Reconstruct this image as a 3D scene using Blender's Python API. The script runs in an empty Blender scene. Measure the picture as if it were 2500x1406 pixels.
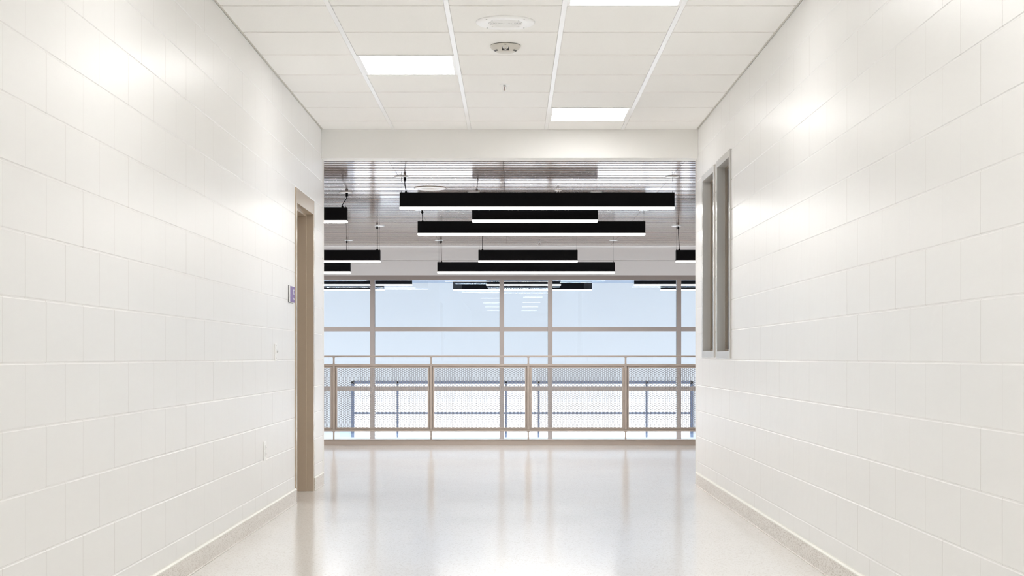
import bpy, bmesh, math, random
from mathutils import Vector
random.seed(7)
SC = bpy.context.scene
COL = SC.collection

# ------------------------------------------------------------------ measures
H = 1.02                      # eye height
F = 3540.0                    # focal length in pixels of the 2500 wide frame
XL, XR = -1.520, 1.482        # corridor wall faces
ZC = 2.835                    # corridor ceiling
YB0, YB1 = 11.556, 11.72      # header beam
ZB = H + 1.587                # underside of header beam
ZS = H + 1.61                 # slatted ceiling
YR = 16.80                    # guard rail
YG = 20.95                    # glazed screen
YF = 32.0                     # outer wall of the hall behind the glass
Y0 = -14.0                    # corridor end behind the viewer
ZL = -3.6                     # lower floor
HALL = 5.2                    # half width of the hall

# ------------------------------------------------------------------ helpers
class MB:
    def __init__(self):
        self.v = []; self.f = []; self.smooth = []
    def add(self, verts, faces, smooth=False):
        n = len(self.v)
        self.v += [tuple(p) for p in verts]
        for f in faces:
            self.f.append([i + n for i in f]); self.smooth.append(smooth)
    def box(self, x0, x1, y0, y1, z0, z1):
        if x0 > x1: x0, x1 = x1, x0
        if y0 > y1: y0, y1 = y1, y0
        if z0 > z1: z0, z1 = z1, z0
        self.add([(x0,y0,z0),(x1,y0,z0),(x1,y1,z0),(x0,y1,z0),(x0,y0,z1),(x1,y0,z1),(x1,y1,z1),(x0,y1,z1)],
                 [(0,3,2,1),(4,5,6,7),(0,1,5,4),(1,2,6,5),(2,3,7,6),(3,0,4,7)])
        return self
    def lathe(self, prof, cx, cy, cz, n=32, smooth=True):
        """prof: list of (radius, z offset) turned round the vertical axis"""
        vs, fs = [], []
        for r, z in prof:
            for k in range(n):
                a = 2*math.pi*k/n
                vs.append((cx + r*math.cos(a), cy + r*math.sin(a), cz + z))
        for i in range(len(prof)-1):
            for k in range(n):
                a, b = i*n+k, i*n+(k+1) % n
                fs.append((a, b, b+n, a+n))
        fs.append(tuple(range(n-1, -1, -1)))
        fs.append(tuple((len(prof)-1)*n + k for k in range(n)))
        self.add(vs, fs, smooth)
        return self
    def tube(self, pts, r, n=8):
        pts = [Vector(p) for p in pts]
        vs, fs = [], []
        for i, p in enumerate(pts):
            d = (pts[min(i+1, len(pts)-1)] - pts[max(i-1, 0)]).normalized()
            u = d.cross(Vector((0,1,0)))
            if u.length < 1e-3: u = d.cross(Vector((1,0,0)))
            u.normalize(); w = d.cross(u).normalized()
            rr = r[i] if isinstance(r, (list, tuple)) else r
            for k in range(n):
                a = 2*math.pi*k/n
                vs.append(p + u*math.cos(a)*rr + w*math.sin(a)*rr)
        for i in range(len(pts)-1):
            for k in range(n):
                a, b = i*n+k, i*n+(k+1) % n
                fs.append((a, b, b+n, a+n))
        fs.append(tuple(range(n-1, -1, -1)))
        fs.append(tuple((len(pts)-1)*n + k for k in range(n)))
        self.add(vs, fs, True)
        return self
    def extrude_y(self, prof, y0, y1, close=True):
        """prof: list of (x, z); swept along y"""
        n = len(prof)
        vs = [(x, y0, z) for x, z in prof] + [(x, y1, z) for x, z in prof]
        m = n if close else n-1
        fs = [(i, (i+1) % n, (i+1) % n + n, i+n) for i in range(m)]
        if close: fs += [tuple(range(n-1, -1, -1)), tuple(range(n, 2*n))]
        self.add(vs, fs)
        return self
    def build(self, name, mat, parent=None, bevel=0.0, seg=2, label=None, fix=True):
        me = bpy.data.meshes.new(name)
        loc = parent_loc(parent) if parent else Vector((0,0,0))
        me.from_pydata([tuple(Vector(p) - loc) for p in self.v], [], self.f)
        me.polygons.foreach_set('use_smooth', self.smooth)
        if fix:
            bm = bmesh.new(); bm.from_mesh(me)
            bmesh.ops.recalc_face_normals(bm, faces=bm.faces)
            bm.to_mesh(me); bm.free()
        me.update()
        o = bpy.data.objects.new(name, me)
        COL.objects.link(o)
        me.materials.append(mat)
        if parent: o.parent = parent
        if bevel:
            b = o.modifiers.new('edge', 'BEVEL'); b.width = bevel; b.segments = seg
            b.limit_method = 'ANGLE'; b.angle_limit = math.radians(40)
        if label: o['label'] = label
        return o

def parent_loc(o):
    v = Vector((0,0,0))
    while o:
        v += o.location; o = o.parent
    return v

def thing(name, loc, label, cat, group=None):
    o = bpy.data.objects.new(name, None); COL.objects.link(o)
    o.location = loc; o.empty_display_size = 0.1
    o['label'] = label; o['category'] = cat
    if group: o['group'] = group
    return o

def struct(o, label=None, cat=None):
    o['kind'] = 'structure'
    if label: o['label'] = label
    if cat: o['category'] = cat
    return o

def sempty(name, loc, label, cat):
    o = bpy.data.objects.new(name, None); COL.objects.link(o); o.location = loc
    return struct(o, label, cat)

# ------------------------------------------------------------------ materials
def mat(name, col, rough=0.5, metal=0.0, ior=None, spec=None, emit=None, estr=0.0, coat=0.0):
    m = bpy.data.materials.new(name); m.use_nodes = True
    p = m.node_tree.nodes['Principled BSDF']
    p.inputs['Base Color'].default_value = (*col, 1)
    p.inputs['Roughness'].default_value = rough
    p.inputs['Metallic'].default_value = metal
    if ior: p.inputs['IOR'].default_value = ior
    if spec is not None: p.inputs['Specular IOR Level'].default_value = spec
    if coat: p.inputs['Coat Weight'].default_value = coat; p.inputs['Coat Roughness'].default_value = 0.12
    if emit:
        p.inputs['Emission Color'].default_value = (*emit, 1)
        p.inputs['Emission Strength'].default_value = estr
    return m

class NT:
    def __init__(self, m):
        self.t = m.node_tree; self.p = self.t.nodes['Principled BSDF']
    def n(self, typ, **kw):
        x = self.t.nodes.new(typ)
        for k, v in kw.items(): setattr(x, k, v)
        return x
    def l(self, a, b): self.t.links.new(a, b)
    def math(self, op, a, b=None, c=None):
        x = self.n('ShaderNodeMath', operation=op)
        for i, q in enumerate((a, b, c)):
            if q is None: continue
            if isinstance(q, (int, float)): x.inputs[i].default_value = q
            else: self.l(q, x.inputs[i])
        return x.outputs[0]
    def obj(self):
        return self.n('ShaderNodeTexCoord').outputs['Object']
    def noise(self, vec, scale, detail=3, rough=0.5):
        x = self.n('ShaderNodeTexNoise'); self.l(vec, x.inputs['Vector'])
        x.inputs['Scale'].default_value = scale; x.inputs['Detail'].default_value = detail
        x.inputs['Roughness'].default_value = rough
        return x.outputs['Fac']
    def ramp(self, fac, stops):
        x = self.n('ShaderNodeValToRGB'); self.l(fac, x.inputs['Fac'])
        e = x.color_ramp.elements
        while len(e) < len(stops): e.new(0.5)
        for i, (p, c) in enumerate(stops):
            e[i].position = p; e[i].color = (*c, 1)
        return x.outputs['Color']
    def bump(self, h, strength, dist, prev=None):
        x = self.n('ShaderNodeBump'); self.l(h, x.inputs['Height'])
        x.inputs['Strength'].default_value = strength; x.inputs['Distance'].default_value = dist
        if prev: self.l(prev, x.inputs['Normal'])
        return x.outputs['Normal']

COURSE, ZOFF, BLOCK = 0.2032, -0.015, 0.4064

def block_mat(name, ystart):
    m = mat(name, (0.888, 0.882, 0.870), 0.33)
    t = NT(m); o = t.obj()
    s = t.n('ShaderNodeSeparateXYZ'); t.l(o, s.inputs[0])
    row = t.math('FLOOR', t.math('DIVIDE', t.math('SUBTRACT', s.outputs['Z'], ZOFF), COURSE))
    par = t.math('MULTIPLY', t.math('ABSOLUTE', t.math('MODULO', t.math('ADD', row, 1.0), 2.0)), 0.5)
    u = t.math('ADD', t.math('DIVIDE', t.math('SUBTRACT', s.outputs['Y'], ystart - 100*BLOCK), BLOCK), par)
    fr = t.math('FRACT', u)
    d = t.math('MULTIPLY', t.math('MINIMUM', fr, t.math('SUBTRACT', 1.0, fr)), BLOCK)
    mr = t.n('ShaderNodeMapRange'); t.l(d, mr.inputs['Value'])
    mr.inputs['From Min'].default_value = 0.0008; mr.inputs['From Max'].default_value = 0.0045
    mr.inputs['To Min'].default_value = 0.0; mr.inputs['To Max'].default_value = 1.0
    # joint strength varies from block to block as the paint fills it
    jn = t.n('ShaderNodeTexWhiteNoise'); jn.noise_dimensions = '2D'
    cb = t.n('ShaderNodeCombineXYZ'); t.l(t.math('ROUND', u), cb.inputs[0]); t.l(row, cb.inputs[1]); t.l(cb.outputs[0], jn.inputs['Vector'])
    amt = t.math('MULTIPLY_ADD', jn.outputs['Value'], 0.75, 0.25)
    h = t.math('SUBTRACT', 1.0, t.math('MULTIPLY', t.math('SUBTRACT', 1.0, mr.outputs[0]), amt))
    n1 = t.bump(h, 0.55, 0.0025)
    n2 = t.bump(t.noise(o, 260, 3, 0.6), 0.10, 0.002, n1)
    n3 = t.bump(t.noise(o, 6, 2), 0.10, 0.02, n2)
    t.l(n3, t.p.inputs['Normal'])
    c = t.ramp(h, [(0.0, (0.74, 0.72, 0.695)), (1.0, (0.888, 0.882, 0.870))])
    t.l(c, t.p.inputs['Base Color'])
    return m

M = {}
M['block_l'] = block_mat('painted_block_door_side', 4.325)
M['block_r'] = block_mat('painted_block_window_side', 4.992)
M['paint'] = mat('smooth_wall_paint', (0.88, 0.87, 0.845), 0.5)
t = NT(M['paint']); t.l(t.bump(t.noise(t.obj(), 120, 2), 0.06, 0.002), t.p.inputs['Normal'])
M['greywall'] = mat('grey_wall_paint', (0.72, 0.70, 0.69), 0.5)
t = NT(M['greywall']); t.l(t.bump(t.noise(t.obj(), 90, 2), 0.05, 0.002), t.p.inputs['Normal'])

def tile_mat():
    m = mat('acoustic_ceiling_tile', (0.84, 0.82, 0.785), 0.85)
    t = NT(m); o = t.obj()
    n = t.noise(o, 330, 4, 0.7)
    t.l(t.ramp(n, [(0.30, (0.89, 0.88, 0.86)), (0.42, (0.975, 0.97, 0.955)), (1.0, (0.98, 0.975, 0.96))]), t.p.inputs['Base Color'])
    t.l(t.bump(n, 0.25, 0.002), t.p.inputs['Normal'])
    return m
M['tile'] = tile_mat()
M['tee'] = mat('shaded_cross_tee', (0.40, 0.37, 0.31), 0.6)  # grid metal darkened to beige, painting in the shade of the recessed joints
M['grid'] = mat('white_grid_metal', (0.95, 0.95, 0.955), 0.3)
M['angle'] = mat('pale_wall_angle_metal', (0.66, 0.64, 0.58), 0.35)

def terrazzo(name, base, dark, light, scale, lo, rough, bump=0.0):
    m = mat(name, base, rough)
    t = NT(m); o = t.obj()
    v = t.n('ShaderNodeTexVoronoi'); t.l(o, v.inputs['Vector']); v.inputs['Scale'].default_value = scale
    s = t.n('ShaderNodeSeparateColor'); t.l(v.outputs['Color'], s.inputs[0])
    c = t.ramp(s.outputs[0], [(0.0, dark), (lo, dark), (lo+0.08, base), (0.75, base), (0.9, light)])
    mx = t.n('ShaderNodeMixRGB', blend_type='MULTIPLY'); mx.inputs['Fac'].default_value = 1.0
    t.l(c, mx.inputs[1])
    t.l(t.ramp(t.noise(o, 1.3, 3), [(0.3, (0.965, 0.965, 0.965)), (0.7, (1, 1, 1))]), mx.inputs[2])
    t.l(mx.outputs[0], t.p.inputs['Base Color'])
    if bump:
        t.l(t.bump(t.noise(o, 2.2, 2), bump, 0.01), t.p.inputs['Normal'])
    return m
M['floor'] = terrazzo('polished_terrazzo', (0.94, 0.93, 0.91), (0.80, 0.77, 0.73), (0.96, 0.955, 0.94), 170, 0.10, 0.135, 0.012)
M['floor'].node_tree.nodes['Principled BSDF'].inputs['Specular IOR Level'].default_value = 0.4
M['base'] = terrazzo('terrazzo_base', (0.81, 0.77, 0.72), (0.56, 0.50, 0.44), (0.86, 0.83, 0.79), 190, 0.17, 0.35)
M['basecap'] = mat('cream_base_edge', (0.88, 0.87, 0.80), 0.35)
M['lower'] = mat('pale_hall_floor', (0.80, 0.82, 0.85), 0.25)
t = NT(M['lower']); t.l(t.ramp(t.noise(t.obj(), 3, 3), [(0.3, (0.86, 0.88, 0.90)), (0.7, (0.91, 0.92, 0.93))]), t.p.inputs['Base Color'])
M['hallwall'] = mat('pale_blue_hall_wall', (0.765, 0.755, 0.73), 0.6)
t = NT(M['hallwall']); t.l(t.bump(t.noise(t.obj(), 60, 2), 0.05, 0.002), t.p.inputs['Normal'])
M['hallceil'] = mat('hall_ceiling_paint', (0.45, 0.52, 0.62), 0.7)

def slat_mat():
    m = mat('wood_look_metal_slat', (0.30, 0.185, 0.125), 0.125, ior=4.0, coat=1.0)
    m.node_tree.nodes['Principled BSDF'].inputs['Coat IOR'].default_value = 2.2
    t = NT(m); o = t.obj()
    mp = t.n('ShaderNodeMapping'); t.l(o, mp.inputs[0]); mp.inputs['Scale'].default_value = (1.5, 40, 40)
    n = t.noise(mp.outputs[0], 1.0, 4, 0.6)
    t.l(t.ramp(n, [(0.3, (0.30, 0.20, 0.15)), (0.7, (0.40, 0.28, 0.215))]), t.p.inputs['Base Color'])
    return m
M['slat'] = slat_mat()
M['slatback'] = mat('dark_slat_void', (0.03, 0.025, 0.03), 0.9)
M['black'] = mat('black_lamp_housing', (0.004, 0.004, 0.005), 0.5, spec=0.12)
M['lens'] = mat('glowing_lamp_rim', (0.9, 0.9, 0.9), 0.4, emit=(1.0, 0.985, 0.95), estr=1.5)
M['diffuser'] = mat('glowing_lamp_diffuser', (0.9, 0.9, 0.9), 0.4, emit=(1.0, 0.99, 0.97), estr=58.0)
M['hall_diffuser'] = mat('soft_lamp_diffuser', (0.9, 0.9, 0.9), 0.4, emit=(1.0, 0.99, 0.97), estr=14.0)
M['troffer'] = mat('glowing_panel_diffuser', (0.9, 0.9, 0.9), 0.4, emit=(1.0, 0.992, 0.975), estr=8.0)
M['whitemetal'] = mat('white_enamel', (0.96, 0.96, 0.955), 0.35)
M['greyplastic'] = mat('shaded_grille_grey', (0.66, 0.66, 0.66), 0.5)
M['offwhite'] = mat('off_white_plastic', (0.66, 0.635, 0.58), 0.4)
M['darkplastic'] = mat('dark_plastic', (0.03, 0.03, 0.03), 0.35)
M['steel'] = mat('bright_steel', (0.72, 0.72, 0.72), 0.3, metal=1.0)
M['darksteel'] = mat('dark_steel_cable', (0.10, 0.10, 0.11), 0.4, metal=0.6)
M['purple'] = mat('purple_sign_face', (0.13, 0.05, 0.265), 0.4)
M['lettering'] = mat('white_lettering', (0.85, 0.85, 0.88), 0.5)

def paint_metal(name, col, rough):
    m = mat(name, col, rough)
    t = NT(m); t.l(t.bump(t.noise(t.obj(), 220, 2), 0.04, 0.001), t.p.inputs['Normal'])
    return m
M['taupe'] = paint_metal('taupe_door_frame_enamel', (0.52, 0.43, 0.335), 0.24)
M['winframe'] = paint_metal('daylit_taupe_window_enamel', (0.54, 0.525, 0.50), 0.24)  # door frame taupe greyed to paint in bluish daylight on the jambs
M['taupe_leaf'] = paint_metal('taupe_door_enamel', (0.30, 0.24, 0.18), 0.3)
M['rail'] = paint_metal('taupe_rail_enamel', (0.46, 0.40, 0.355), 0.4)
M['perf'] = paint_metal('taupe_perforated_sheet', (0.29, 0.28, 0.275), 0.45)
M['mullion'] = paint_metal('taupe_anodised_frame', (0.29, 0.248, 0.228), 0.38)
M['bluesteel'] = paint_metal('blue_grey_frame', (0.13, 0.165, 0.25), 0.4)
M['bluepanel'] = paint_metal('pale_blue_panel', (0.68, 0.78, 0.90), 0.5)
M['snow'] = mat('bright_ground', (0.92, 0.93, 0.95), 0.9)
t = NT(M['snow']); t.l(t.ramp(t.noise(t.obj(), 0.12, 4), [(0.35, (0.18, 0.183, 0.186)), (0.6, (0.21, 0.213, 0.216))]), t.p.inputs['Base Color'])

def glass_mat(name, tint, refl, gloss=(1, 1, 1), rough=0.0):
    m = bpy.data.materials.new(name); m.use_nodes = True
    nt = m.node_tree; nt.nodes.clear()
    out = nt.nodes.new('ShaderNodeOutputMaterial')
    tr = nt.nodes.new('ShaderNodeBsdfTransparent'); tr.inputs[0].default_value = (*tint, 1)
    gl = nt.nodes.new('ShaderNodeBsdfGlossy'); gl.inputs['Color'].default_value = (*gloss, 1); gl.inputs['Roughness'].default_value = rough
    fr = nt.nodes.new('ShaderNodeFresnel'); fr.inputs['IOR'].default_value = refl
    mx = nt.nodes.new('ShaderNodeMixShader')
    nt.links.new(fr.outputs[0], mx.inputs[0]); nt.links.new(tr.outputs[0], mx.inputs[1]); nt.links.new(gl.outputs[0], mx.inputs[2])
    nt.links.new(mx.outputs[0], out.inputs[0])
    return m
M['glass'] = glass_mat('screen_glass', (0.96, 0.975, 1.0), 1.75, (0.62, 0.78, 1.0))
M['glass_side'] = glass_mat('narrow_window_glass', (0.9, 0.93, 0.97), 1.6)
M['glass_out'] = glass_mat('outer_window_glass', (0.97, 0.98, 1.0), 1.35)

# ------------------------------------------------------------------ corridor shell
def groove_profile(z0, z1):
    """(depth into the wall, z) of a block wall face with tooled bed joints"""
    pts = [(0.0, z0)]
    k = 1
    while True:
        z = COURSE*k + ZOFF
        if z > z1 + 0.01: break
        for dz, dp in ((-0.005, 0.0), (-0.002, 0.0023), (0.002, 0.0023), (0.005, 0.0)):
            if z0 + 1e-4 < z + dz < z1 - 1e-4: pts.append((dp, z + dz))
        k += 1
    pts.append((0.0, z1))
    return pts

def block_wall(name, xf, sgn, pieces, m, depth=0.2):
    """sgn: +1 when the wall lies at greater x than its face"""
    mb = MB()
    for (y0, y1, z0, z1) in pieces:
        prof = [(xf + sgn*d, z) for d, z in groove_profile(z0, z1)]
        prof += [(xf + sgn*depth, z1), (xf + sgn*depth, z0)]
        mb.extrude_y(prof, y0, y1, True)
    return struct(mb.build(name, m))

DY0, DY1, DZ = 10.153, 11.090, 2.212       # door frame, outer edge
W2 = (9.79, 10.452, 1.012, 2.428)          # nearer narrow window, outer frame edge
W3 = (10.562, 11.232, 1.018, 2.424)        # further narrow window
TOP = ZC + 0.05
YE = YB1 - 0.10
fo = 0.004
o = block_wall('wall_left', XL, -1, [(Y0, DY0+fo, 0, TOP), (DY0+fo, DY1-fo, DZ-fo, TOP), (DY1-fo, YE, 0, TOP)], M['block_l'])
struct(o, 'white painted block wall with the taupe door frame', 'wall')
ps = [(Y0, W2[0]+fo, 0, TOP)]
ps += [(W2[0]+fo, W2[1]-fo, 0, W2[2]+fo), (W2[0]+fo, W2[1]-fo, W2[3]-fo, TOP)]
ps += [(W2[1]-fo, W3[0]+fo, 0, TOP)]
ps += [(W3[0]+fo, W3[1]-fo, 0, W3[2]+fo), (W3[0]+fo, W3[1]-fo, W3[3]-fo, TOP)]
ps += [(W3[1]-fo, YE, 0, TOP)]
o = block_wall('wall_right', XR, 1, ps, M['block_r'])
struct(o, 'white painted block wall with the two narrow windows', 'wall')
struct(MB().box(XL-0.2, XR+0.2, Y0-0.15, Y0, 0, TOP).build('wall_back', M['paint']), 'plain end wall of the corridor behind the viewpoint', 'wall')
# header beam and the hall side of the corridor mouth
struct(MB().box(XL, XR, YB0, YB1, ZB, TOP).build('wall_header', M['paint'], bevel=0.002), 'off-white header beam over the corridor mouth', 'beam')
struct(MB().box(-HALL, XL-0.0, YE, YE+0.10, 0, ZS+0.25).box(XR+0.0, HALL, YE, YE+0.10, 0, ZS+0.25)
       .build('wall_mouth', M['paint']), 'wall on both sides of the corridor mouth', 'wall')

# floor slab: corridor and gallery
fl = MB().box(XL-0.2, XR+0.2, Y0, YE+0.1, -0.3, 0.0).box(-HALL, HALL, YE+0.1, YR+0.10, -0.3, 0.0)
struct(fl.build('floor', M['floor']), 'polished white terrazzo floor', 'floor')

# coved terrazzo base
def base_prof(x, s):
    p = [(0.0, 0.094), (0.010, 0.094), (0.0125, 0.089), (0.0125, 0.008)]
    for k in range(1, 6):
        a = math.radians(90*k/5)
        p.append((0.0125 + 0.006*(1-math.cos(a)), 0.002 + 0.006*(1-math.sin(a))))
    p += [(0.0185, 0.0005), (0.0, 0.0005)]
    return [(x + s*d, z) for d, z in p]
def base_cap(x, s):
    return [(x + s*d, z) for d, z in ((0.0, 0.0945), (0.0, 0.102), (0.007, 0.102), (0.0135, 0.0955), (0.0135, 0.0905), (0.0126, 0.0905), (0.0126, 0.0945))]
o = MB().extrude_y(base_prof(XL, 1), Y0, DY0).extrude_y(base_prof(XL, 1), DY1, YE).build('baseboard_left', M['base'])
struct(o, 'speckled terrazzo base along the wall with the door', 'baseboard')
MB().extrude_y(base_cap(XL, 1), Y0, DY0).extrude_y(base_cap(XL, 1), DY1, YE).build('top_edge', M['basecap'], o, label='cream rounded top edge')
o = MB().extrude_y(base_prof(XR, -1), Y0, YE).build('baseboard_right', M['base'])
struct(o, 'speckled terrazzo base along the wall with two narrow windows', 'baseboard')
MB().extrude_y(base_cap(XR, -1), Y0, YE).build('top_edge', M['basecap'], o, label='cream rounded top edge')

# ------------------------------------------------------------------ corridor ceiling
TB = [-0.948, -0.338, 0.271, 0.881]
T = 0.6096
rows = []                                   # (y0, y1)
rows.append((11.152, YB0 + 0.01))
k = 0
while 11.152 - T*(k+1) > Y0 - T:
    rows.append((11.152 - T*(k+1), 11.152 - T*k)); k += 1
cols = [(XL-0.01, TB[0]), (TB[0], TB[1]), (TB[1], TB[2]), (TB[2], TB[3]), (TB[3], XR+0.01)]
LIGHT = set()
for i in range(len(rows)):
    # row 1 is the first whole row in front of the beam
    if i % 6 == 1: LIGHT.add((i, 3))
    if i % 6 == 4: LIGHT.add((i, 1))
tiles = MB()
G = 0.010
for i, (a, b) in enumerate(rows):
    for j, (c, d) in enumerate(cols):
        if (i, j) in LIGHT: continue
        x0 = c + (0.023 if j == 0 else 0.0125); x1 = d - (0.023 if j == 4 else 0.0125)
        y0, y1 = a + G, b - G
        e, zz = 0.004, ZC
        tiles.add([(x0,y0,zz+e),(x1,y0,zz+e),(x1,y1,zz+e),(x0,y1,zz+e),
                   (x0+e,y0+e,zz),(x1-e,y0+e,zz),(x1-e,y1-e,zz),(x0+e,y1-e,zz),
                   (x0,y0,zz+0.022),(x1,y0,zz+0.022),(x1,y1,zz+0.022),(x0,y1,zz+0.022)],
                  [(0,4,5,1),(1,5,6,2),(2,6,7,3),(3,7,4,0),(4,7,6,5),(8,0,1,9),(9,1,2,10),(10,2,3,11),(11,3,0,8),(8,9,10,11)])
tiles.box(XL-0.2, XR+0.2, Y0-0.15, YB0+0.01, ZC+0.03, ZC+0.05)
ceil = tiles.build('ceiling', M['tile'], fix=False)
struct(ceil, 'suspended ceiling of off-white tiles', 'ceiling')
g = MB()
for x in TB: g.box(x-0.0122, x+0.0122, Y0, YB0, ZC-0.001, ZC+0.03)
g.build('ceiling_grid', M['grid'], ceil, label='white grid bars running along the corridor')
g = MB()
for i, (a, b) in enumerate(rows[1:]):
    g.box(XL, XR, b-0.012, b+0.012, ZC+0.007, ZC+0.03)
g.build('cross_tee', M['tee'], ceil)
g = MB()
for x, s in ((XL, 1), (XR, -1)):
    g.box(x + s*0.002, x + s*0.024, Y0, YB0, ZC+0.003, ZC+0.006)
    g.box(x + s*0.001, x + s*0.003, Y0, YB0, ZC+0.003, ZC+0.03)
g.build('wall_angle', M['angle'], ceil)

def troffer(i, j, label, group=None):
    a, b = rows[i]; c, d = cols[j]
    x0, x1, y0, y1 = c+0.0125, d-0.0125, a+0.004, b-0.004
    t = thing('ceiling_light', ((x0+x1)/2, (y0+y1)/2, ZC), label, 'ceiling light', group)
    w = 0.016
    f = MB().box(x0, x1, y0, y0+w, ZC-0.001, ZC+0.02).box(x0, x1, y1-w, y1, ZC-0.001, ZC+0.02)
    f.box(x0, x0+w, y0+w, y1-w, ZC-0.001, ZC+0.02).box(x1-w, x1, y0+w, y1-w, ZC-0.001, ZC+0.02)
    f.build('frame', M['whitemetal'], t)
    MB().box(x0+w, x1-w, y0+w, y1-w, ZC+0.002, ZC+0.012).build('diffuser', M['troffer'], t)
LG = 'square light panels in the corridor ceiling'
names = {(1, 3): 'glowing white ceiling panel set close in front of the header beam',
         (4, 1): 'glowing white ceiling panel in the tile column on the door side of the dome detector',
         (7, 3): 'glowing white ceiling panel cut by the top edge of the photo beside the round speaker'}
for (i, j) in sorted(LIGHT):
    if rows[i][0] < Y0 + 0.1: continue
    troffer(i, j, names.get((i, j), 'white square ceiling panel further back along the corridor behind the viewpoint'), LG)

# round ceiling speaker
def speaker(cx, cy, z, rad, label, detail=True):
    t = thing('ceiling_speaker', (cx, cy, z), label, 'speaker')
    MB().lathe([(rad, 0.0), (rad, -0.004), (rad-0.006, -0.008), (rad*0.60, -0.009), (rad*0.57, -0.006)], cx, cy, z, 64).build('flange', M['whitemetal'], t)
    gr = MB()
    r0 = rad*0.57
    gr.lathe([(r0, -0.005), (r0, -0.0062)], cx, cy, z, 48)
    gb = gr.build('grille', M['greyplastic'], t)
    rg = MB(); n = 11
    for k in range(n):
        r = r0*(1 - (k+0.5)/n); w = r0/n*0.28
        prof = [(r+w, -0.0062), (r+w*0.6, -0.0085), (r-w*0.6, -0.0085), (max(r-w, 0.0008), -0.0062)]
        vs, fs = [], []
        N = 48
        for q, (rr, zz) in enumerate(prof):
            for a in range(N):
                vs.append((cx+rr*math.cos(2*math.pi*a/N), cy+rr*math.sin(2*math.pi*a/N), z+zz))
        for q in range(3):
            for a in range(N):
                fs.append((q*N+a, q*N+(a+1)%N, (q+1)*N+(a+1)%N, (q+1)*N+a))
        rg.add(vs, fs, True)
    rg.build('grille_ring', M['whitemetal'], gb)
    if detail:
        for rr in (0.89, 0.63):
            for q in range(4):
                a = math.radians(45 + 90*q)
                MB().lathe([(0.0042, -0.0075), (0.004, -0.0105), (0.002, -0.0115)], cx+rad*rr*math.cos(a), cy+rad*rr*math.sin(a), z, 12).build('screw', M['steel'], t)
speaker(-0.0355, 7.855, ZC, 0.160, 'round white speaker grille in the corridor ceiling tile')

# dome detector
def detector():
    cx, cy, z = -0.038, 8.44, ZC
    t = thing('smoke_detector', (cx, cy, z), 'off-white dome detector with dark window on the corridor ceiling', 'smoke detector')
    MB().lathe([(0.080, 0.0), (0.080, -0.004)], cx, cy, z, 48).build('mounting_plate', M['darkplastic'], t)
    MB().lathe([(0.0885, -0.004), (0.0885, -0.008), (0.084, -0.017), (0.070, -0.030), (0.052, -0.039), (0.030, -0.043), (0.006, -0.044)], cx, cy, z, 64).build('body', M['offwhite'], t)
    # arched dark vents low on the two flanks
    for s in (-1, 1):
        v = MB(); vs = []; N = 10
        for q in range(N+1):
            a = math.radians(-90 + s*(48 + 38*q/N))
            for rr, zz in ((0.0670, -0.0328), (0.0575, -0.0382)):
                vs.append((cx+rr*math.cos(a), cy+rr*math.sin(a), z+zz))
                vs.append((cx+(rr-0.006)*math.cos(a), cy+(rr-0.006)*math.sin(a), z+zz+0.004))
        fs = []
        for q in range(N):
            b = q*4
            fs += [(b, b+4, b+6, b+2), (b+1, b+3, b+7, b+5), (b, b+1, b+5, b+4), (b+2, b+6, b+7, b+3)]
        fs += [(0, 2, 3, 1), (N*4, N*4+1, N*4+3, N*4+2)]
        v.add(vs, fs); v.build('vent', M['darkplastic'], t)
    w = MB()
    def strip(x0, x1, r0, z0, r1, z1, lift):
        vs = []
        for x in (x0, x1):
            for r, zz in ((r0, z0), (r1, z1)):
                y = cy - math.sqrt(max(r*r - x*x, 0))
                vs.append((cx+x, y-lift, z+zz-lift*0.6)); vs.append((cx+x, y+0.006, z+zz+0.004))
        return vs, [(0, 2, 6, 4), (1, 5, 7, 3), (0, 4, 5, 1), (2, 3, 7, 6), (0, 1, 3, 2), (4, 6, 7, 5)]
    w.add(*strip(-0.0205, 0.0205, 0.076, -0.0245, 0.054, -0.0395, 0.0015))
    wd = w.build('sensor_window', M['darkplastic'], t)
    w = MB(); w.add(*strip(-0.0165, -0.009, 0.0785, -0.0220, 0.071, -0.0295, 0.003)); w.add(*strip(0.009, 0.0165, 0.0785, -0.0220, 0.071, -0.0295, 0.003))
    w.add(*strip(-0.005, 0.005, 0.066, -0.0335, 0.060, -0.0365, 0.003)); w.build('sensor_guard', M['steel'], wd)
    w = MB(); w.add(*strip(-0.0055, 0.0055, 0.0875, -0.0105, 0.0862, -0.0135, 0.001)); w.build('indicator', M['darkplastic'], t)
detector()

def sprinkler(cx, cy, z, label):
    t = thing('fire_sprinkler', (cx, cy, z), label, 'sprinkler')
    MB().lathe([(0.035, 0.0), (0.034, -0.003), (0.018, -0.006), (0.014, -0.004)], cx, cy, z, 32).build('escutcheon', M['whitemetal'], t)
    MB().lathe([(0.009, -0.004), (0.009, -0.012), (0.006, -0.014)], cx, cy, z, 16).build('body', M['steel'], t)
    f = MB()
    for s in (-1, 1):
        f.tube([(cx+s*0.008, cy, z-0.010), (cx+s*0.0125, cy, z-0.02), (cx+s*0.011, cy, z-0.032), (cx+s*0.003, cy, z-0.043)], 0.0022, 8)
    f.build('frame', M['whitemetal'], t)
    MB().tube([(cx, cy, z-0.012), (cx, cy, z-0.040)], 0.002, 8).build('bulb', mat('red_glass_bulb', (0.35, 0.22, 0.2), 0.2), t)
    MB().lathe([(0.004, -0.041), (0.013, -0.045), (0.0135, -0.047), (0.003, -0.048)], cx, cy, z, 16).build('deflector', M['whitemetal'], t)
sprinkler(-0.050, 9.65, ZC, 'small white fire sprinkler head on the corridor ceiling behind the dome detector')
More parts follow.
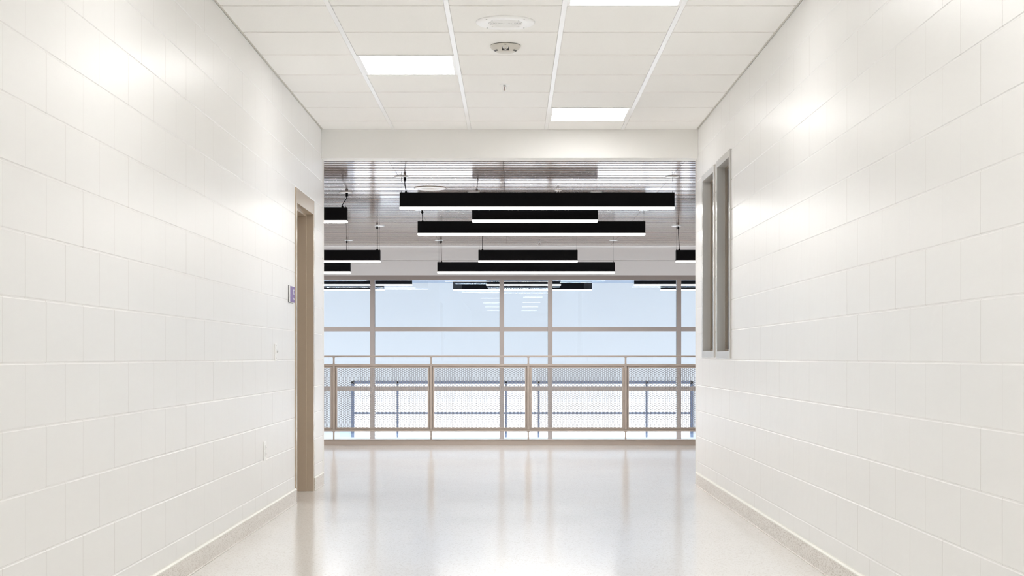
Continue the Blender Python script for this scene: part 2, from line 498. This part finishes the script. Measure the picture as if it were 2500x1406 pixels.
sprinkler((1363-1250)*13.95/F, 13.95, ZS, 'small white fire sprinkler on the slatted ceiling above the frontmost long lamp')
sprinkler((1317-1250)*20.2/F, 20.2, ZS, 'small white fire sprinkler at the far brown edge of the slatted ceiling')

# ------------------------------------------------------------------ door
d = sempty('door_1', (XL, (DY0+DY1)/2, 0), 'taupe metal door frame with closed door in the block wall', 'door')
fw, fh, pr, dep = 0.050, 0.106, 0.009, 0.205
x0, x1 = XL + pr, XL - dep
fr = MB().box(x1, x0, DY0, DY0+fw, 0, DZ).box(x1, x0, DY1-fw, DY1, 0, DZ).box(x1, x0, DY0+fw, DY1-fw, DZ-fh, DZ)
ff = fr.build('door_frame', M['taupe'], d, bevel=0.0025)
sx0, sx1 = XL - 0.044, XL - 0.150
st = MB().box(sx1, sx0, DY0+fw, DY0+fw+0.016, 0, DZ-fh-0.016).box(sx1, sx0, DY1-fw-0.016, DY1-fw, 0, DZ-fh-0.016)
st.box(sx1, sx0, DY0+fw, DY1-fw, DZ-fh-0.016, DZ-fh)
st.build('door_stop', M['taupe'], d, bevel=0.002)
MB().box(XL-0.152, XL-0.197, DY0+fw+0.003, DY1-fw-0.003, 0.008, DZ-fh-0.003).build('door_leaf', M['taupe_leaf'], d, bevel=0.002)

# ------------------------------------------------------------------ narrow windows
def side_window(name, W, label):
    y0, y1, z0, z1 = W
    w = sempty(name, (XR, (y0+y1)/2, z0), label, 'window')
    a, b = XR - 0.012, XR + 0.205
    f = MB().box(a, b, y0, y0+0.05, z0, z1).box(a, b, y1-0.05, y1, z0, z1)
    f.box(a, b, y0+0.05, y1-0.05, z0, z0+0.05).box(a, b, y0+0.05, y1-0.05, z1-0.05, z1)
    f.build('window_frame', M['winframe'], w, bevel=0.0025)
    s = MB(); p, q = XR + 0.046, XR + 0.062; h = 0.016
    Y0_, Y1_, Z0_, Z1_ = y0+0.05, y1-0.05, z0+0.05, z1-0.05
    s.box(p, q, Y0_, Y0_+h, Z0_, Z1_).box(p, q, Y1_-h, Y1_, Z0_, Z1_).box(p, q, Y0_+h, Y1_-h, Z0_, Z0_+h).box(p, q, Y0_+h, Y1_-h, Z1_-h, Z1_)
    s.build('glazing_bead', M['taupe_leaf'], w, bevel=0.0015)
    MB().box(q, q+0.006, Y0_, Y1_, Z0_, Z1_).build('window_pane', M['glass_side'], w)
side_window('window_2', W2, 'tall narrow taupe window in the block wall, the one further from the header beam')
side_window('window_3', W3, 'tall narrow taupe window in the block wall, the one beside the header beam')
# room behind the narrow windows, its far side left open to admit daylight
r = MB(); rx0, rx1, ry0, ry1, rz0, rz1 = XR+0.2, XR+3.2, 7.2, 11.6, 0.0, 2.8
r.add([(rx0,ry0,rz0),(rx1,ry0,rz0),(rx1,ry1,rz0),(rx0,ry1,rz0),(rx0,ry0,rz1),(rx1,ry0,rz1),(rx1,ry1,rz1),(rx0,ry1,rz1)],
      [(0,1,2,3),(4,7,6,5),(0,4,5,1),(2,6,7,3)])
struct(r.build('wall_office', M['greywall']), 'daylit room behind the narrow windows', 'room')

# ------------------------------------------------------------------ wall fittings
t = thing('room_sign', (XL, 9.955, 1.45), 'purple room sign with white edge on the block wall beside the door', 'sign')
MB().box(XL, XL+0.003, 9.852, 10.058, 1.392, 1.510).build('backing', M['darkplastic'], t, bevel=0.001)
MB().box(XL+0.003, XL+0.0125, 9.855, 10.055, 1.395, 1.507).build('plate', M['whitemetal'], t, bevel=0.002)
MB().box(XL+0.0125, XL+0.0140, 9.857, 10.053, 1.397, 1.505).build('face', M['purple'], t)
xl0, xl1 = XL+0.0140, XL+0.0153
lt = MB()
# raised marks: a narrow bracket above, a round numeral below
lt.box(xl0, xl1, 9.985, 9.999, 1.4595, 1.4805).box(xl0, xl1, 9.985, 10.02, 1.481, 1.486).box(xl0, xl1, 9.985, 10.02, 1.454, 1.459)
def ringmark(yc, zc, ry, rz, wy, wz):
    N = 16; vs, fs = [], []
    for q in range(N):
        a = 2*math.pi*q/N; c, s = math.cos(a), math.sin(a)
        for x in (xl0, xl1):
            vs.append((x, yc+ry*c, zc+rz*s)); vs.append((x, yc+(ry-wy)*c, zc+(rz-wz)*s))
    for q in range(N):
        a, b = q*4, ((q+1) % N)*4
        fs += [(a+2, b+2, b+3, a+3), (a, a+1, b+1, b), (a, b, b+2, a+2), (a+1, a+3, b+3, b+1)]
    lt.add(vs, fs)
ringmark(9.995, 1.4195, 0.030, 0.0075, 0.012, 0.003)
lt.box(xl0, xl1, 9.965, 9.977, 1.4195, 1.433)
lt.build('lettering', M['lettering'], t)

def plate(name, yc, z0, z1, label, cat):
    t = thing(name, (XL, yc, (z0+z1)/2), label, cat)
    MB().box(XL, XL+0.007, yc-0.036, yc+0.036, z0, z1).build('cover_plate', M['whitemetal'], t, bevel=0.003, seg=3)
    return t
t = plate('light_switch', 9.31, 0.998, 1.110, 'white light switch plate with a small grey key slot on the block wall', 'light switch')
MB().box(XL+0.007, XL+0.010, 9.31-0.012, 9.31+0.012, 1.037, 1.071).build('switch_frame', M['whitemetal'], t, bevel=0.001)
k = MB(); k.add([(XL+0.0095, 9.305, 1.044), (XL+0.0095, 9.315, 1.044), (XL+0.0095, 9.315, 1.062), (XL+0.0095, 9.305, 1.062),
                 (XL+0.020, 9.306, 1.057), (XL+0.020, 9.314, 1.057), (XL+0.018, 9.314, 1.064), (XL+0.018, 9.306, 1.064)],
                [(0,3,2,1),(4,5,6,7),(0,1,5,4),(1,2,6,5),(2,3,7,6),(3,0,4,7)])
k.build('toggle', M['greyplastic'], t)
for z in (1.014, 1.094):
    MB().box(XL+0.007, XL+0.0082, 9.3075, 9.3125, z-0.0025, z+0.0025).build('screw', M['steel'], t)
t = plate('wall_outlet', 8.90, 0.386, 0.502, 'white power outlet plate low on the block wall near the door', 'outlet')
for zc in (0.424, 0.464):
    s = MB().box(XL+0.007, XL+0.0105, 8.90-0.0165, 8.90+0.0165, zc-0.0145, zc+0.0145).build('socket', M['whitemetal'], t, bevel=0.002)
    MB().box(XL+0.0105, XL+0.0110, 8.8925, 8.8950, zc-0.002, zc+0.006).box(XL+0.0105, XL+0.0110, 8.905, 8.9075, zc-0.002, zc+0.006).build('slot', M['darkplastic'], s)
MB().box(XL+0.007, XL+0.0082, 8.8975, 8.9025, 0.4415, 0.4465).build('screw', M['steel'], t)

# ------------------------------------------------------------------ gallery ceiling of slats
P, GAP = 0.1140, 0.038
sl = MB()
joints = [-HALL, -3.45, -1.01, -0.07, 1.42, 3.86, HALL]
y = YE + 0.115
while y < YG - 0.02:
    y1 = min(y + P - GAP, YG - 0.012)
    for a, b in zip(joints[:-1], joints[1:]):
        sl.box(a+0.0015, b-0.0015, y, y1, ZS, ZS+0.020)
    y += P
o = sl.build('ceiling_slats', M['slat'], fix=False)
struct(o, 'glossy brown slatted ceiling over the gallery', 'ceiling')
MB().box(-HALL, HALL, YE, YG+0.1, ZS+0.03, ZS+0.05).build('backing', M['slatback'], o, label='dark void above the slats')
speaker((1050-1250)*13.8/F, 13.80, ZS, 0.152, 'round white speaker disc in the slatted ceiling above the frontmost long lamp', False)

# hall side walls, screen head wall
struct(MB().box(-HALL-0.15, -HALL, YE, YG, ZL, ZS+0.1).build('wall_gallery_left', M['paint']), 'side wall of the gallery', 'wall')
struct(MB().box(HALL, HALL+0.15, YE, YG, ZL, ZS+0.1).build('wall_gallery_right', M['paint']), 'side wall of the gallery', 'wall')
ZH = H + (872-672)*YG/F            # top of screen head rail
ZJ = H + (872-636)*YG/F
hw = MB().box(-HALL, HALL, YG, YG+0.15, ZH, ZJ-0.0025).box(-HALL, HALL, YG, YG+0.15, ZJ+0.0025, ZS+0.1).box(-HALL, HALL, YG+0.01, YG+0.14, ZJ-0.003, ZJ+0.003)
struct(hw.build('wall_far', M['greywall']), 'grey wall band between the slatted ceiling and the glass', 'wall')
struct(MB().box(-HALL, HALL, YG-0.012, YG, ZS-0.012, ZS+0.01).build('trim_2', M['whitemetal']), 'thin pale trim where slats meet the grey wall', 'trim')

# ------------------------------------------------------------------ glazed screen
sc = sempty('window_1', (0, YG, 0), 'wide glazed screen in taupe frames behind the guard railing', 'window')
mx = [-HALL+0.03, -3.888, -2.018, -0.148, 0.552, 2.414, 4.284, HALL-0.03]
mw = 0.0325
zr1, zr2 = H + (872-803.3)*YG/F, H + (872-948.5)*YG/F
ya, yb = YG + 0.005, YG + 0.125
for x in mx:
    MB().box(x-mw, x+mw, ya, yb, ZL, ZH-0.065).build('mullion', M['mullion'], sc, bevel=0.003)
MB().box(-HALL, HALL, ya-0.004, yb, ZH-0.066, ZH).build('head_rail', M['mullion'], sc, bevel=0.002)
for zz in (zr1, zr2):
    for a, b in zip(mx[:-1], mx[1:]):
        MB().box(a+mw, b-mw, ya, yb, zz-0.033, zz+0.033).build('transom', M['mullion'], sc, bevel=0.003)
zlev = [ZL, zr2-0.033, zr2+0.033, zr1-0.033, zr1+0.033, ZH-0.066]
for a, b in zip(mx[:-1], mx[1:]):
    for z0, z1 in ((zlev[0], zlev[1]), (zlev[2], zlev[3]), (zlev[4], zlev[5])):
        q = MB(); yy = YG + 0.06
        tl = random.uniform(-0.0016, 0.0016); bw = random.uniform(-0.0012, 0.0012)   # panes never sit perfectly true
        q.add([(a+mw, yy, z0), (b-mw, yy+bw, z0), (b-mw, yy+tl+bw, z1), (a+mw, yy+tl, z1)], [(0, 1, 2, 3)])
        q.build('glass_pane', M['glass'], sc)

# ------------------------------------------------------------------ guard railing on the slab edge
cb = MB().box(-HALL, HALL, YR-0.02, YR+0.10, 0.0, 0.058).box(-HALL, HALL, YR-0.028, YR+0.10, 0.058, 0.068)
struct(cb.build('trim_1', M['rail'], bevel=0.002), 'taupe steel curb at the gallery edge under the railing', 'curb')
t = thing('guard_railing', (0, YR, 0.068), 'taupe steel guard railing with perforated panels in front of the glazed screen', 'railing')
PX0, PS = -2.0645, 1.1268
posts = [PX0 + PS*k for k in range(-2, 6)]
zt0, zt1 = 1.0195, 1.0400
zm0, zm1 = 0.9185, 0.9405
zb0, zb1 = 0.161, 0.185
xa, xb = posts[0]-0.5, posts[-1]+0.5
MB().box(xa, xb, YR-0.012, YR+0.012, zt0, zt1).build('handrail', M['rail'], t, bevel=0.003)
MB().box(xa, xb, YR-0.012, YR+0.012, zm0, zm1).build('upper_rail', M['rail'], t, bevel=0.003)
MB().box(xa, xb, YR-0.012, YR+0.012, zb0, zb1).build('lower_rail', M['rail'], t, bevel=0.003)
def fillet(mb, x, s, z, sz, r=0.012):
    """weld fillet in the corner of post and rail"""
    N = 5
    pr = [(x, z), (x + s*r, z)]
    for q in range(1, N):
        a = math.radians(90*q/N)
        pr.append((x + s*(r - r*math.sin(a)), z + sz*(r - r*math.cos(a))))
    pr.append((x, z + sz*r))
    n = len(pr)
    vs = [(a, YR-0.009, b) for a, b in pr] + [(a, YR+0.009, b) for a, b in pr]
    fs = [(i, (i+1) % n, (i+1) % n + n, i+n) for i in range(n)] + [tuple(range(n)), tuple(range(2*n-1, n-1, -1))]
    mb.add(vs, fs)
for x in posts:
    p = MB().box(x-0.0098, x+0.0098, YR-0.010, YR+0.010, zm1, zt0).box(x-0.0135, x+0.0135, YR-0.014, YR+0.014, zb1, zm0)
    p.box(x-0.009, x+0.009, YR-0.010, YR+0.010, 0.068, zb0)
    for s in (-1, 1):
        fillet(p, x + s*0.0098, s, zm1, 1); fillet(p, x + s*0.0098, s, zt0, -1)
        fillet(p, x + s*0.009, s, zb0, -1); fillet(p, x + s*0.009, s, 0.068, 1, 0.007)
    p.build('post', M['rail'], t)

# perforated sheet: one mesh shared by every bay
PW = PS - 0.027 - 2*0.007
PZ0, PZ1 = 0.1885, 0.9125
def perforated():
    pitch, hr, bw = 0.0254, 0.0106, 0.0195
    bm = bmesh.new()
    dx = pitch*math.sqrt(3)/2
    R = pitch/math.sqrt(3)
    hw, hh = PW/2 - bw, (PZ1-PZ0)/2 - bw
    nx, nz = int(hw/dx) + 1, int(hh/pitch) + 2
    for i in range(-nx, nx+1):
        for j in range(-nz, nz+1):
            cx = i*dx; cz = j*pitch + (pitch/2 if i % 2 else 0)
            if abs(cx) > hw + 0.0045 or abs(cz) > hh + 0.0065: continue
            out = [bm.verts.new((cx + R*math.cos(math.radians(60*k)), 0, cz + R*math.sin(math.radians(60*k)))) for k in range(6)]
            inn = [bm.verts.new((cx + hr*math.cos(math.radians(30*k)), 0, cz + hr*math.sin(math.radians(30*k)))) for k in range(12)]
            for k in range(6):
                bm.faces.new((out[k], out[(k+1) % 6], inn[(2*k+2) % 12], inn[2*k+1], inn[2*k]))
    bmesh.ops.remove_doubles(bm, verts=bm.verts, dist=0.0004)
    bmesh.ops.recalc_face_normals(bm, faces=bm.faces)
    ext = bmesh.ops.extrude_face_region(bm, geom=bm.faces[:])
    bmesh.ops.translate(bm, vec=(0, 0.002, 0), verts=[v for v in ext['geom'] if isinstance(v, bmesh.types.BMVert)])
    me = bpy.data.meshes.new('perforated_panel')
    bm.to_mesh(me); bm.free()
    me.materials.append(M['perf'])
    return me
pm = perforated()
def border_mesh():
    b = MB(); w, h = PW/2, (PZ1-PZ0)/2; bw = 0.0195
    b.box(-w, w, -0.003, 0.005, -h, -h+bw).box(-w, w, -0.003, 0.005, h-bw, h)
    b.box(-w, -w+bw, -0.003, 0.005, -h+bw, h-bw).box(w-bw, w, -0.003, 0.005, -h+bw, h-bw)
    # recessed channel that carries the sheet
    e = 0.0085
    b.box(-w-e, w+e, 0.0065, 0.0085, -h-e, -h+0.01).box(-w-e, w+e, 0.0065, 0.0085, h-0.01, h+e)
    b.box(-w-e, -w+0.01, 0.0065, 0.0085, -h+0.01, h-0.01).box(w-0.01, w+e, 0.0065, 0.0085, -h+0.01, h-0.01)
    # welded tabs to the rails and posts
    for q in (-0.35, 0.0, 0.35):
        b.box(q*PW-0.012, q*PW+0.012, -0.002, 0.004, h, h+0.007).box(q*PW-0.012, q*PW+0.012, -0.002, 0.004, -h-0.005, -h)
    for q in (-0.25, 0.2):
        b.box(-w-0.0072, -w, -0.002, 0.004, q*h-0.012, q*h+0.012).box(w, w+0.0072, -0.002, 0.004, q*h-0.012, q*h+0.012)
    o = b.build('panel_frame', M['rail']); me = o.data
    bpy.data.objects.remove(o)
    return me
fm = border_mesh()
for a, b in zip(posts[:-1], posts[1:]):
    p = bpy.data.objects.new('perforated_panel', pm); COL.objects.link(p); p.parent = t
    p.location = Vector(((a+b)/2, YR, (PZ0+PZ1)/2)) - t.location
    q = bpy.data.objects.new('panel_frame', fm); COL.objects.link(q); q.parent = p

# ------------------------------------------------------------------ hall behind the glass
struct(MB().box(-9, 9, YR+0.10, YF+0.2, ZL-0.2, ZL).build('floor_hall', M['lower']), 'pale lower floor of the hall behind the glass', 'floor')
struct(MB().box(-9, 9, YG+0.15, YF+0.2, ZS+0.03, ZS+0.13).build('ceiling_hall', M['hallceil']), 'ceiling of the hall behind the glass', 'ceiling')
struct(MB().box(-9.15, -9, YG+0.15, YF+0.2, -0.8, ZS+0.1).build('wall_hall_shade_left', M['paint']), 'unseen upper side wall added to shade the hall behind the glass', 'wall')  # unseen side walls added so less sky lights the upper outer wall
struct(MB().box(9, 9.15, YG+0.15, YF+0.2, -0.8, ZS+0.1).build('wall_hall_shade_right', M['paint']), 'unseen upper side wall added to shade the hall behind the glass', 'wall')
mm = YF/F
wx0, wx1 = (858-1250)*mm, (1692-1250)*mm
wz1, wz0 = H + (872-931)*mm, H + (872-1067)*mm
fw_ = MB().box(-9, wx0, YF, YF+0.2, ZL, ZS+0.1).box(wx1, 9, YF, YF+0.2, ZL, ZS+0.1)
fw_.box(wx0, wx1, YF, YF+0.2, -1.1, wz0).box(wx0, wx1, YF, YF+0.2, wz1, ZS+0.1)
struct(fw_.build('wall_hall', M['hallwall']), 'pale blue outer wall of the hall behind the glass', 'wall')
w4 = sempty('window_4', ((wx0+wx1)/2, YF, wz0), 'blue-grey framed ribbon window seen through the perforated railing', 'window')
yA, yB = YF - 0.03, YF + 0.06
def wpost(px, hw):
    x = (px-1250)*mm
    MB().box(x-hw, x+hw, yA, yB, wz0, wz1).build('mullion', M['bluesteel'], w4)
wpost(861.5, 0.032); wpost(970.5, 0.02); wpost(1235, 0.022); wpost(1315, 0.022); wpost(1578.5, 0.022); wpost(1688.5, 0.032)
MB().box(wx0, wx1, yA, yB, wz1-0.055, wz1).build('head_rail', M['bluesteel'], w4)
zt = H + (872-1008.5)*mm
MB().box(wx0+0.06, wx1-0.06, yA+0.01, yB-0.01, zt-0.022, zt+0.022).build('transom', M['bluesteel'], w4)
MB().box(wx0+0.06, wx1-0.06, YF+0.01, YF+0.016, wz0, wz1-0.055).build('window_pane', M['glass_out'], w4)
struct(MB().box((830-1250)*mm, wx0-0.01, YF-0.012, YF, H+(872-1066)*mm, H+(872-1045)*mm).build('trim_3', M['bluepanel']), 'pale blue panel below one end of the ribbon window', 'trim')
struct(MB().box(-80, 80, YF+0.2, 160, ZL-0.4, ZL-0.3).build('ground', M['snow']), 'bright ground outdoors', 'ground')

w5 = sempty('window_added', ((wx0+wx1)/2, YF, ZL), 'unseen lower glazing added to let sunlight into the hall', 'window')  # unseen opening added so sun reaches the hall floor and bounces up
for k in range(6):
    x = wx0 + 0.03 + (wx1-wx0-0.06)*k/5
    MB().box(x-0.03, x+0.03, yA, yB, ZL, -1.1).build('mullion', M['bluesteel'], w5)
MB().box(wx0, wx1, YF+0.01, YF+0.016, ZL, -1.1).build('window_pane', M['glass_out'], w5)

# ------------------------------------------------------------------ linear pendants
def pendant(xl, xr, y, zb, label, group, cord='l', top=0.045, bot=0.055, cab=0.014, zt=ZS, sway=0.0):
    hb, wd = 0.127, 0.075
    t = thing('linear_pendant', ((xl+xr)/2, y, zb-0.028), label, 'pendant light', group)
    MB().box(xl, xr, y-wd/2, y+wd/2, zb, zb+hb).build('housing', M['black'], t, bevel=0.0015)
    MB().box(xl-0.002, xr+0.002, y-wd/2+0.001, y+wd/2-0.001, zb-0.022, zb-0.0005).build('lens', M['lens'], t, bevel=0.006, seg=3)
    dz = zb - 0.0223
    df = MB(); df.add([(xl+0.008, y-wd/2+0.009, dz), (xr-0.008, y-wd/2+0.009, dz), (xr-0.008, y+wd/2-0.009, dz), (xl+0.008, y+wd/2-0.009, dz)], [(0, 3, 2, 1)])
    df.build('diffuser', M['hall_diffuser'] if y > YG else M['diffuser'], t, fix=False)
    for s, xe in ((1, xl), (-1, xr)):
        xc = xe + s*cab
        c = MB().lathe([(0.062, 0.0), (0.061, -0.004), (0.050, -0.008), (0.01, -0.009)], xc + s*0.0, y, zt, 32).build('canopy', M['whitemetal'], t)
        MB().lathe([(0.0635, 0.0005), (0.0635, -0.0018)], xc, y, zt, 32).build('rim', M['darkplastic'], c, label='dark rim')
        w = MB().tube([(xc, y, zb+hb), (xc, y, zt-0.008)], 0.0009, 6).build('cable', M['darksteel'], t)
        MB().tube([(xc, y, zt-0.045), (xc, y, zt-0.008)], 0.0026, 8).build('ceiling_gripper', M['darkplastic'], w)
        MB().tube([(xc, y, zb+hb), (xc, y, zb+hb+0.016)], 0.003, 8).build('lower_gripper', M['darkplastic'], w)
        if (cord == 'l') == (s == 1):
            a, b = xe + s*top, xe + s*bot
            z0, z1 = zb + hb, zt
            pts = []
            for q in range(13):
                f = q/12; e = f*f*(3-2*f)
                pts.append((b + (a-b)*e + s*sway*math.sin(math.pi*f), y, z0 + 0.012 + (z1-0.04-z0-0.012)*f))
            cd = MB().tube(pts, 0.0039, 10).build('cord', M['black'], t)
            MB().lathe([(0.010, 0.0), (0.012, -0.012), (0.0095, -0.018), (0.0125, -0.024), (0.0125, -0.034), (0.006, -0.044)], a, y, z1, 16).build('ceiling_strain_relief', M['black'], cd)
            MB().lathe([(0.004, 0.018), (0.010, 0.010), (0.012, 0.0)], b, y, z0, 16).build('lower_strain_relief', M['black'], cd)
GA = 'black linear pendants over the gallery'
GH = 'black linear pendants behind the glazed screen'
za, zb_ = H + 1.336, H + 1.184
r1, r2, r3, r4, r5 = 12.90, 14.15, 15.83, 17.75, 19.93
pendant(-0.998, 1.443, r1, za, 'largest long black pendant, hung in front of all others just past the header beam', GA, sway=-0.003)
pendant(-0.388, 0.835, r2, za+0.004, 'short black pendant between the two long ones at the top of the opening', GA)
pendant(-1.607-2.44, -1.607, r2, za-0.002, 'black pendant by the door-side wall end hung on a bent S-shaped cord', GA, cord='r', top=0.004, bot=0.048, cab=0.016)
pendant(-1.028, 1.453, r3, za+0.017, 'long black pendant partly hidden by the short one just in front of it', GA, top=0.049, bot=0.052, cab=0.013)
pendant(-1.612-2.44, -1.612, r4, zb_, 'black pendant by the door-side wall end hung on a long straight cord', GA, cord='r', top=0.038, bot=0.038, cab=0.010)
pendant(-0.411, 0.802, r4, zb_, 'short black pendant in front of the grey wall band', GA, top=0.050, bot=0.050, cab=0.010)
pendant(2.006, 2.006+2.44, r4, zb_, 'black pendant by the wall end on the side of the narrow windows', GA, top=0.030, bot=0.042, cab=0.006)
pendant(-2.220-2.44, -2.220, r5, zb_-0.006, 'black pendant peeking past the door-side wall end right above the screen head rail', GA, cord='r', top=0.050, bot=0.060, cab=0.025)
pendant(-1.025, 1.413, r5, zb_-0.006, 'long black pendant hanging lowest, right above the screen head rail', GA, top=0.050, bot=0.056, cab=0.02)
h4, h5 = 23.70, 25.50
zh = H + 1.192
pendant(-0.42, 0.797, h4, zh, 'short dark pendant seen through the upper middle pane', GH, top=0.05, bot=0.05)
pendant(-1.037, 1.405, h5, zh+0.004, 'long dark pendant seen through the upper panes across the narrow middle bay', GH)
pendant(-1.633-2.44, -1.633, h4, zh, 'dark pendant seen through the upper panes on both sides of the door-side mullion', GH, cord='r')
pendant(-2.25-2.44, -2.25, h5, zh+0.002, 'dark pendant ending just past the door-side mullion, the lower one there', GH, cord='r')
pendant(1.997, 1.997+2.44, h4, zh, 'dark pendant seen through the upper panes on both sides of the window-side mullion', GH)
pendant(2.615, 2.615+2.44, h5, zh+0.002, 'dark pendant starting just before the window-side mullion, the lower one there', GH)

# ------------------------------------------------------------------ daylight, camera, view
w = bpy.data.worlds.new('daylight'); SC.world = w; w.use_nodes = True
nt = w.node_tree; bg = nt.nodes['Background']
tc = nt.nodes.new('ShaderNodeTexCoord'); sx = nt.nodes.new('ShaderNodeSeparateXYZ'); rp = nt.nodes.new('ShaderNodeValToRGB')
nt.links.new(tc.outputs['Generated'], sx.inputs[0]); nt.links.new(sx.outputs['Z'], rp.inputs[0]); nt.links.new(rp.outputs[0], bg.inputs[0])
e = rp.color_ramp.elements
e[0].position = 0.02; e[0].color = (0.53, 0.565, 0.60, 1)
e[1].position = 0.35; e[1].color = (0.85, 0.93, 1.0, 1)
bg.inputs[1].default_value = 4.6

sd = bpy.data.lights.new('sun', 'SUN'); so = bpy.data.objects.new('sun', sd); COL.objects.link(so)
sd.energy = 34.0; sd.angle = math.radians(0.6); sd.color = (1.0, 0.97, 0.93)
so.location = (0, 60, 40); so.rotation_euler = (math.radians(-40), 0, 0)      # high sun beyond the outer wall, added to brighten the hall floor and wall

c = bpy.data.cameras.new('camera'); co = bpy.data.objects.new('camera', c); COL.objects.link(co)
co.location = (0, 0, H); co.rotation_euler = (math.radians(90), 0, 0)
c.sensor_width = 36.0; c.lens = F/2500*36.0
c.shift_x = 0.0; c.shift_y = (872-703)/2500.0
c.clip_start = 0.05; c.clip_end = 500
SC.camera = co
vs = SC.view_settings
vs.view_transform = 'Standard'; vs.look = 'None'; vs.exposure = 0.21; vs.gamma = 1.0; vs.use_curve_mapping = False
SC.cycles.max_bounces = 12; SC.cycles.diffuse_bounces = 8; SC.cycles.glossy_bounces = 5
SC.cycles.transparent_max_bounces = 16; SC.cycles.caustics_reflective = False; SC.cycles.caustics_refractive = False
SC.cycles.adaptive_threshold = 0.02
SC.cycles.sample_clamp_indirect = 12.0
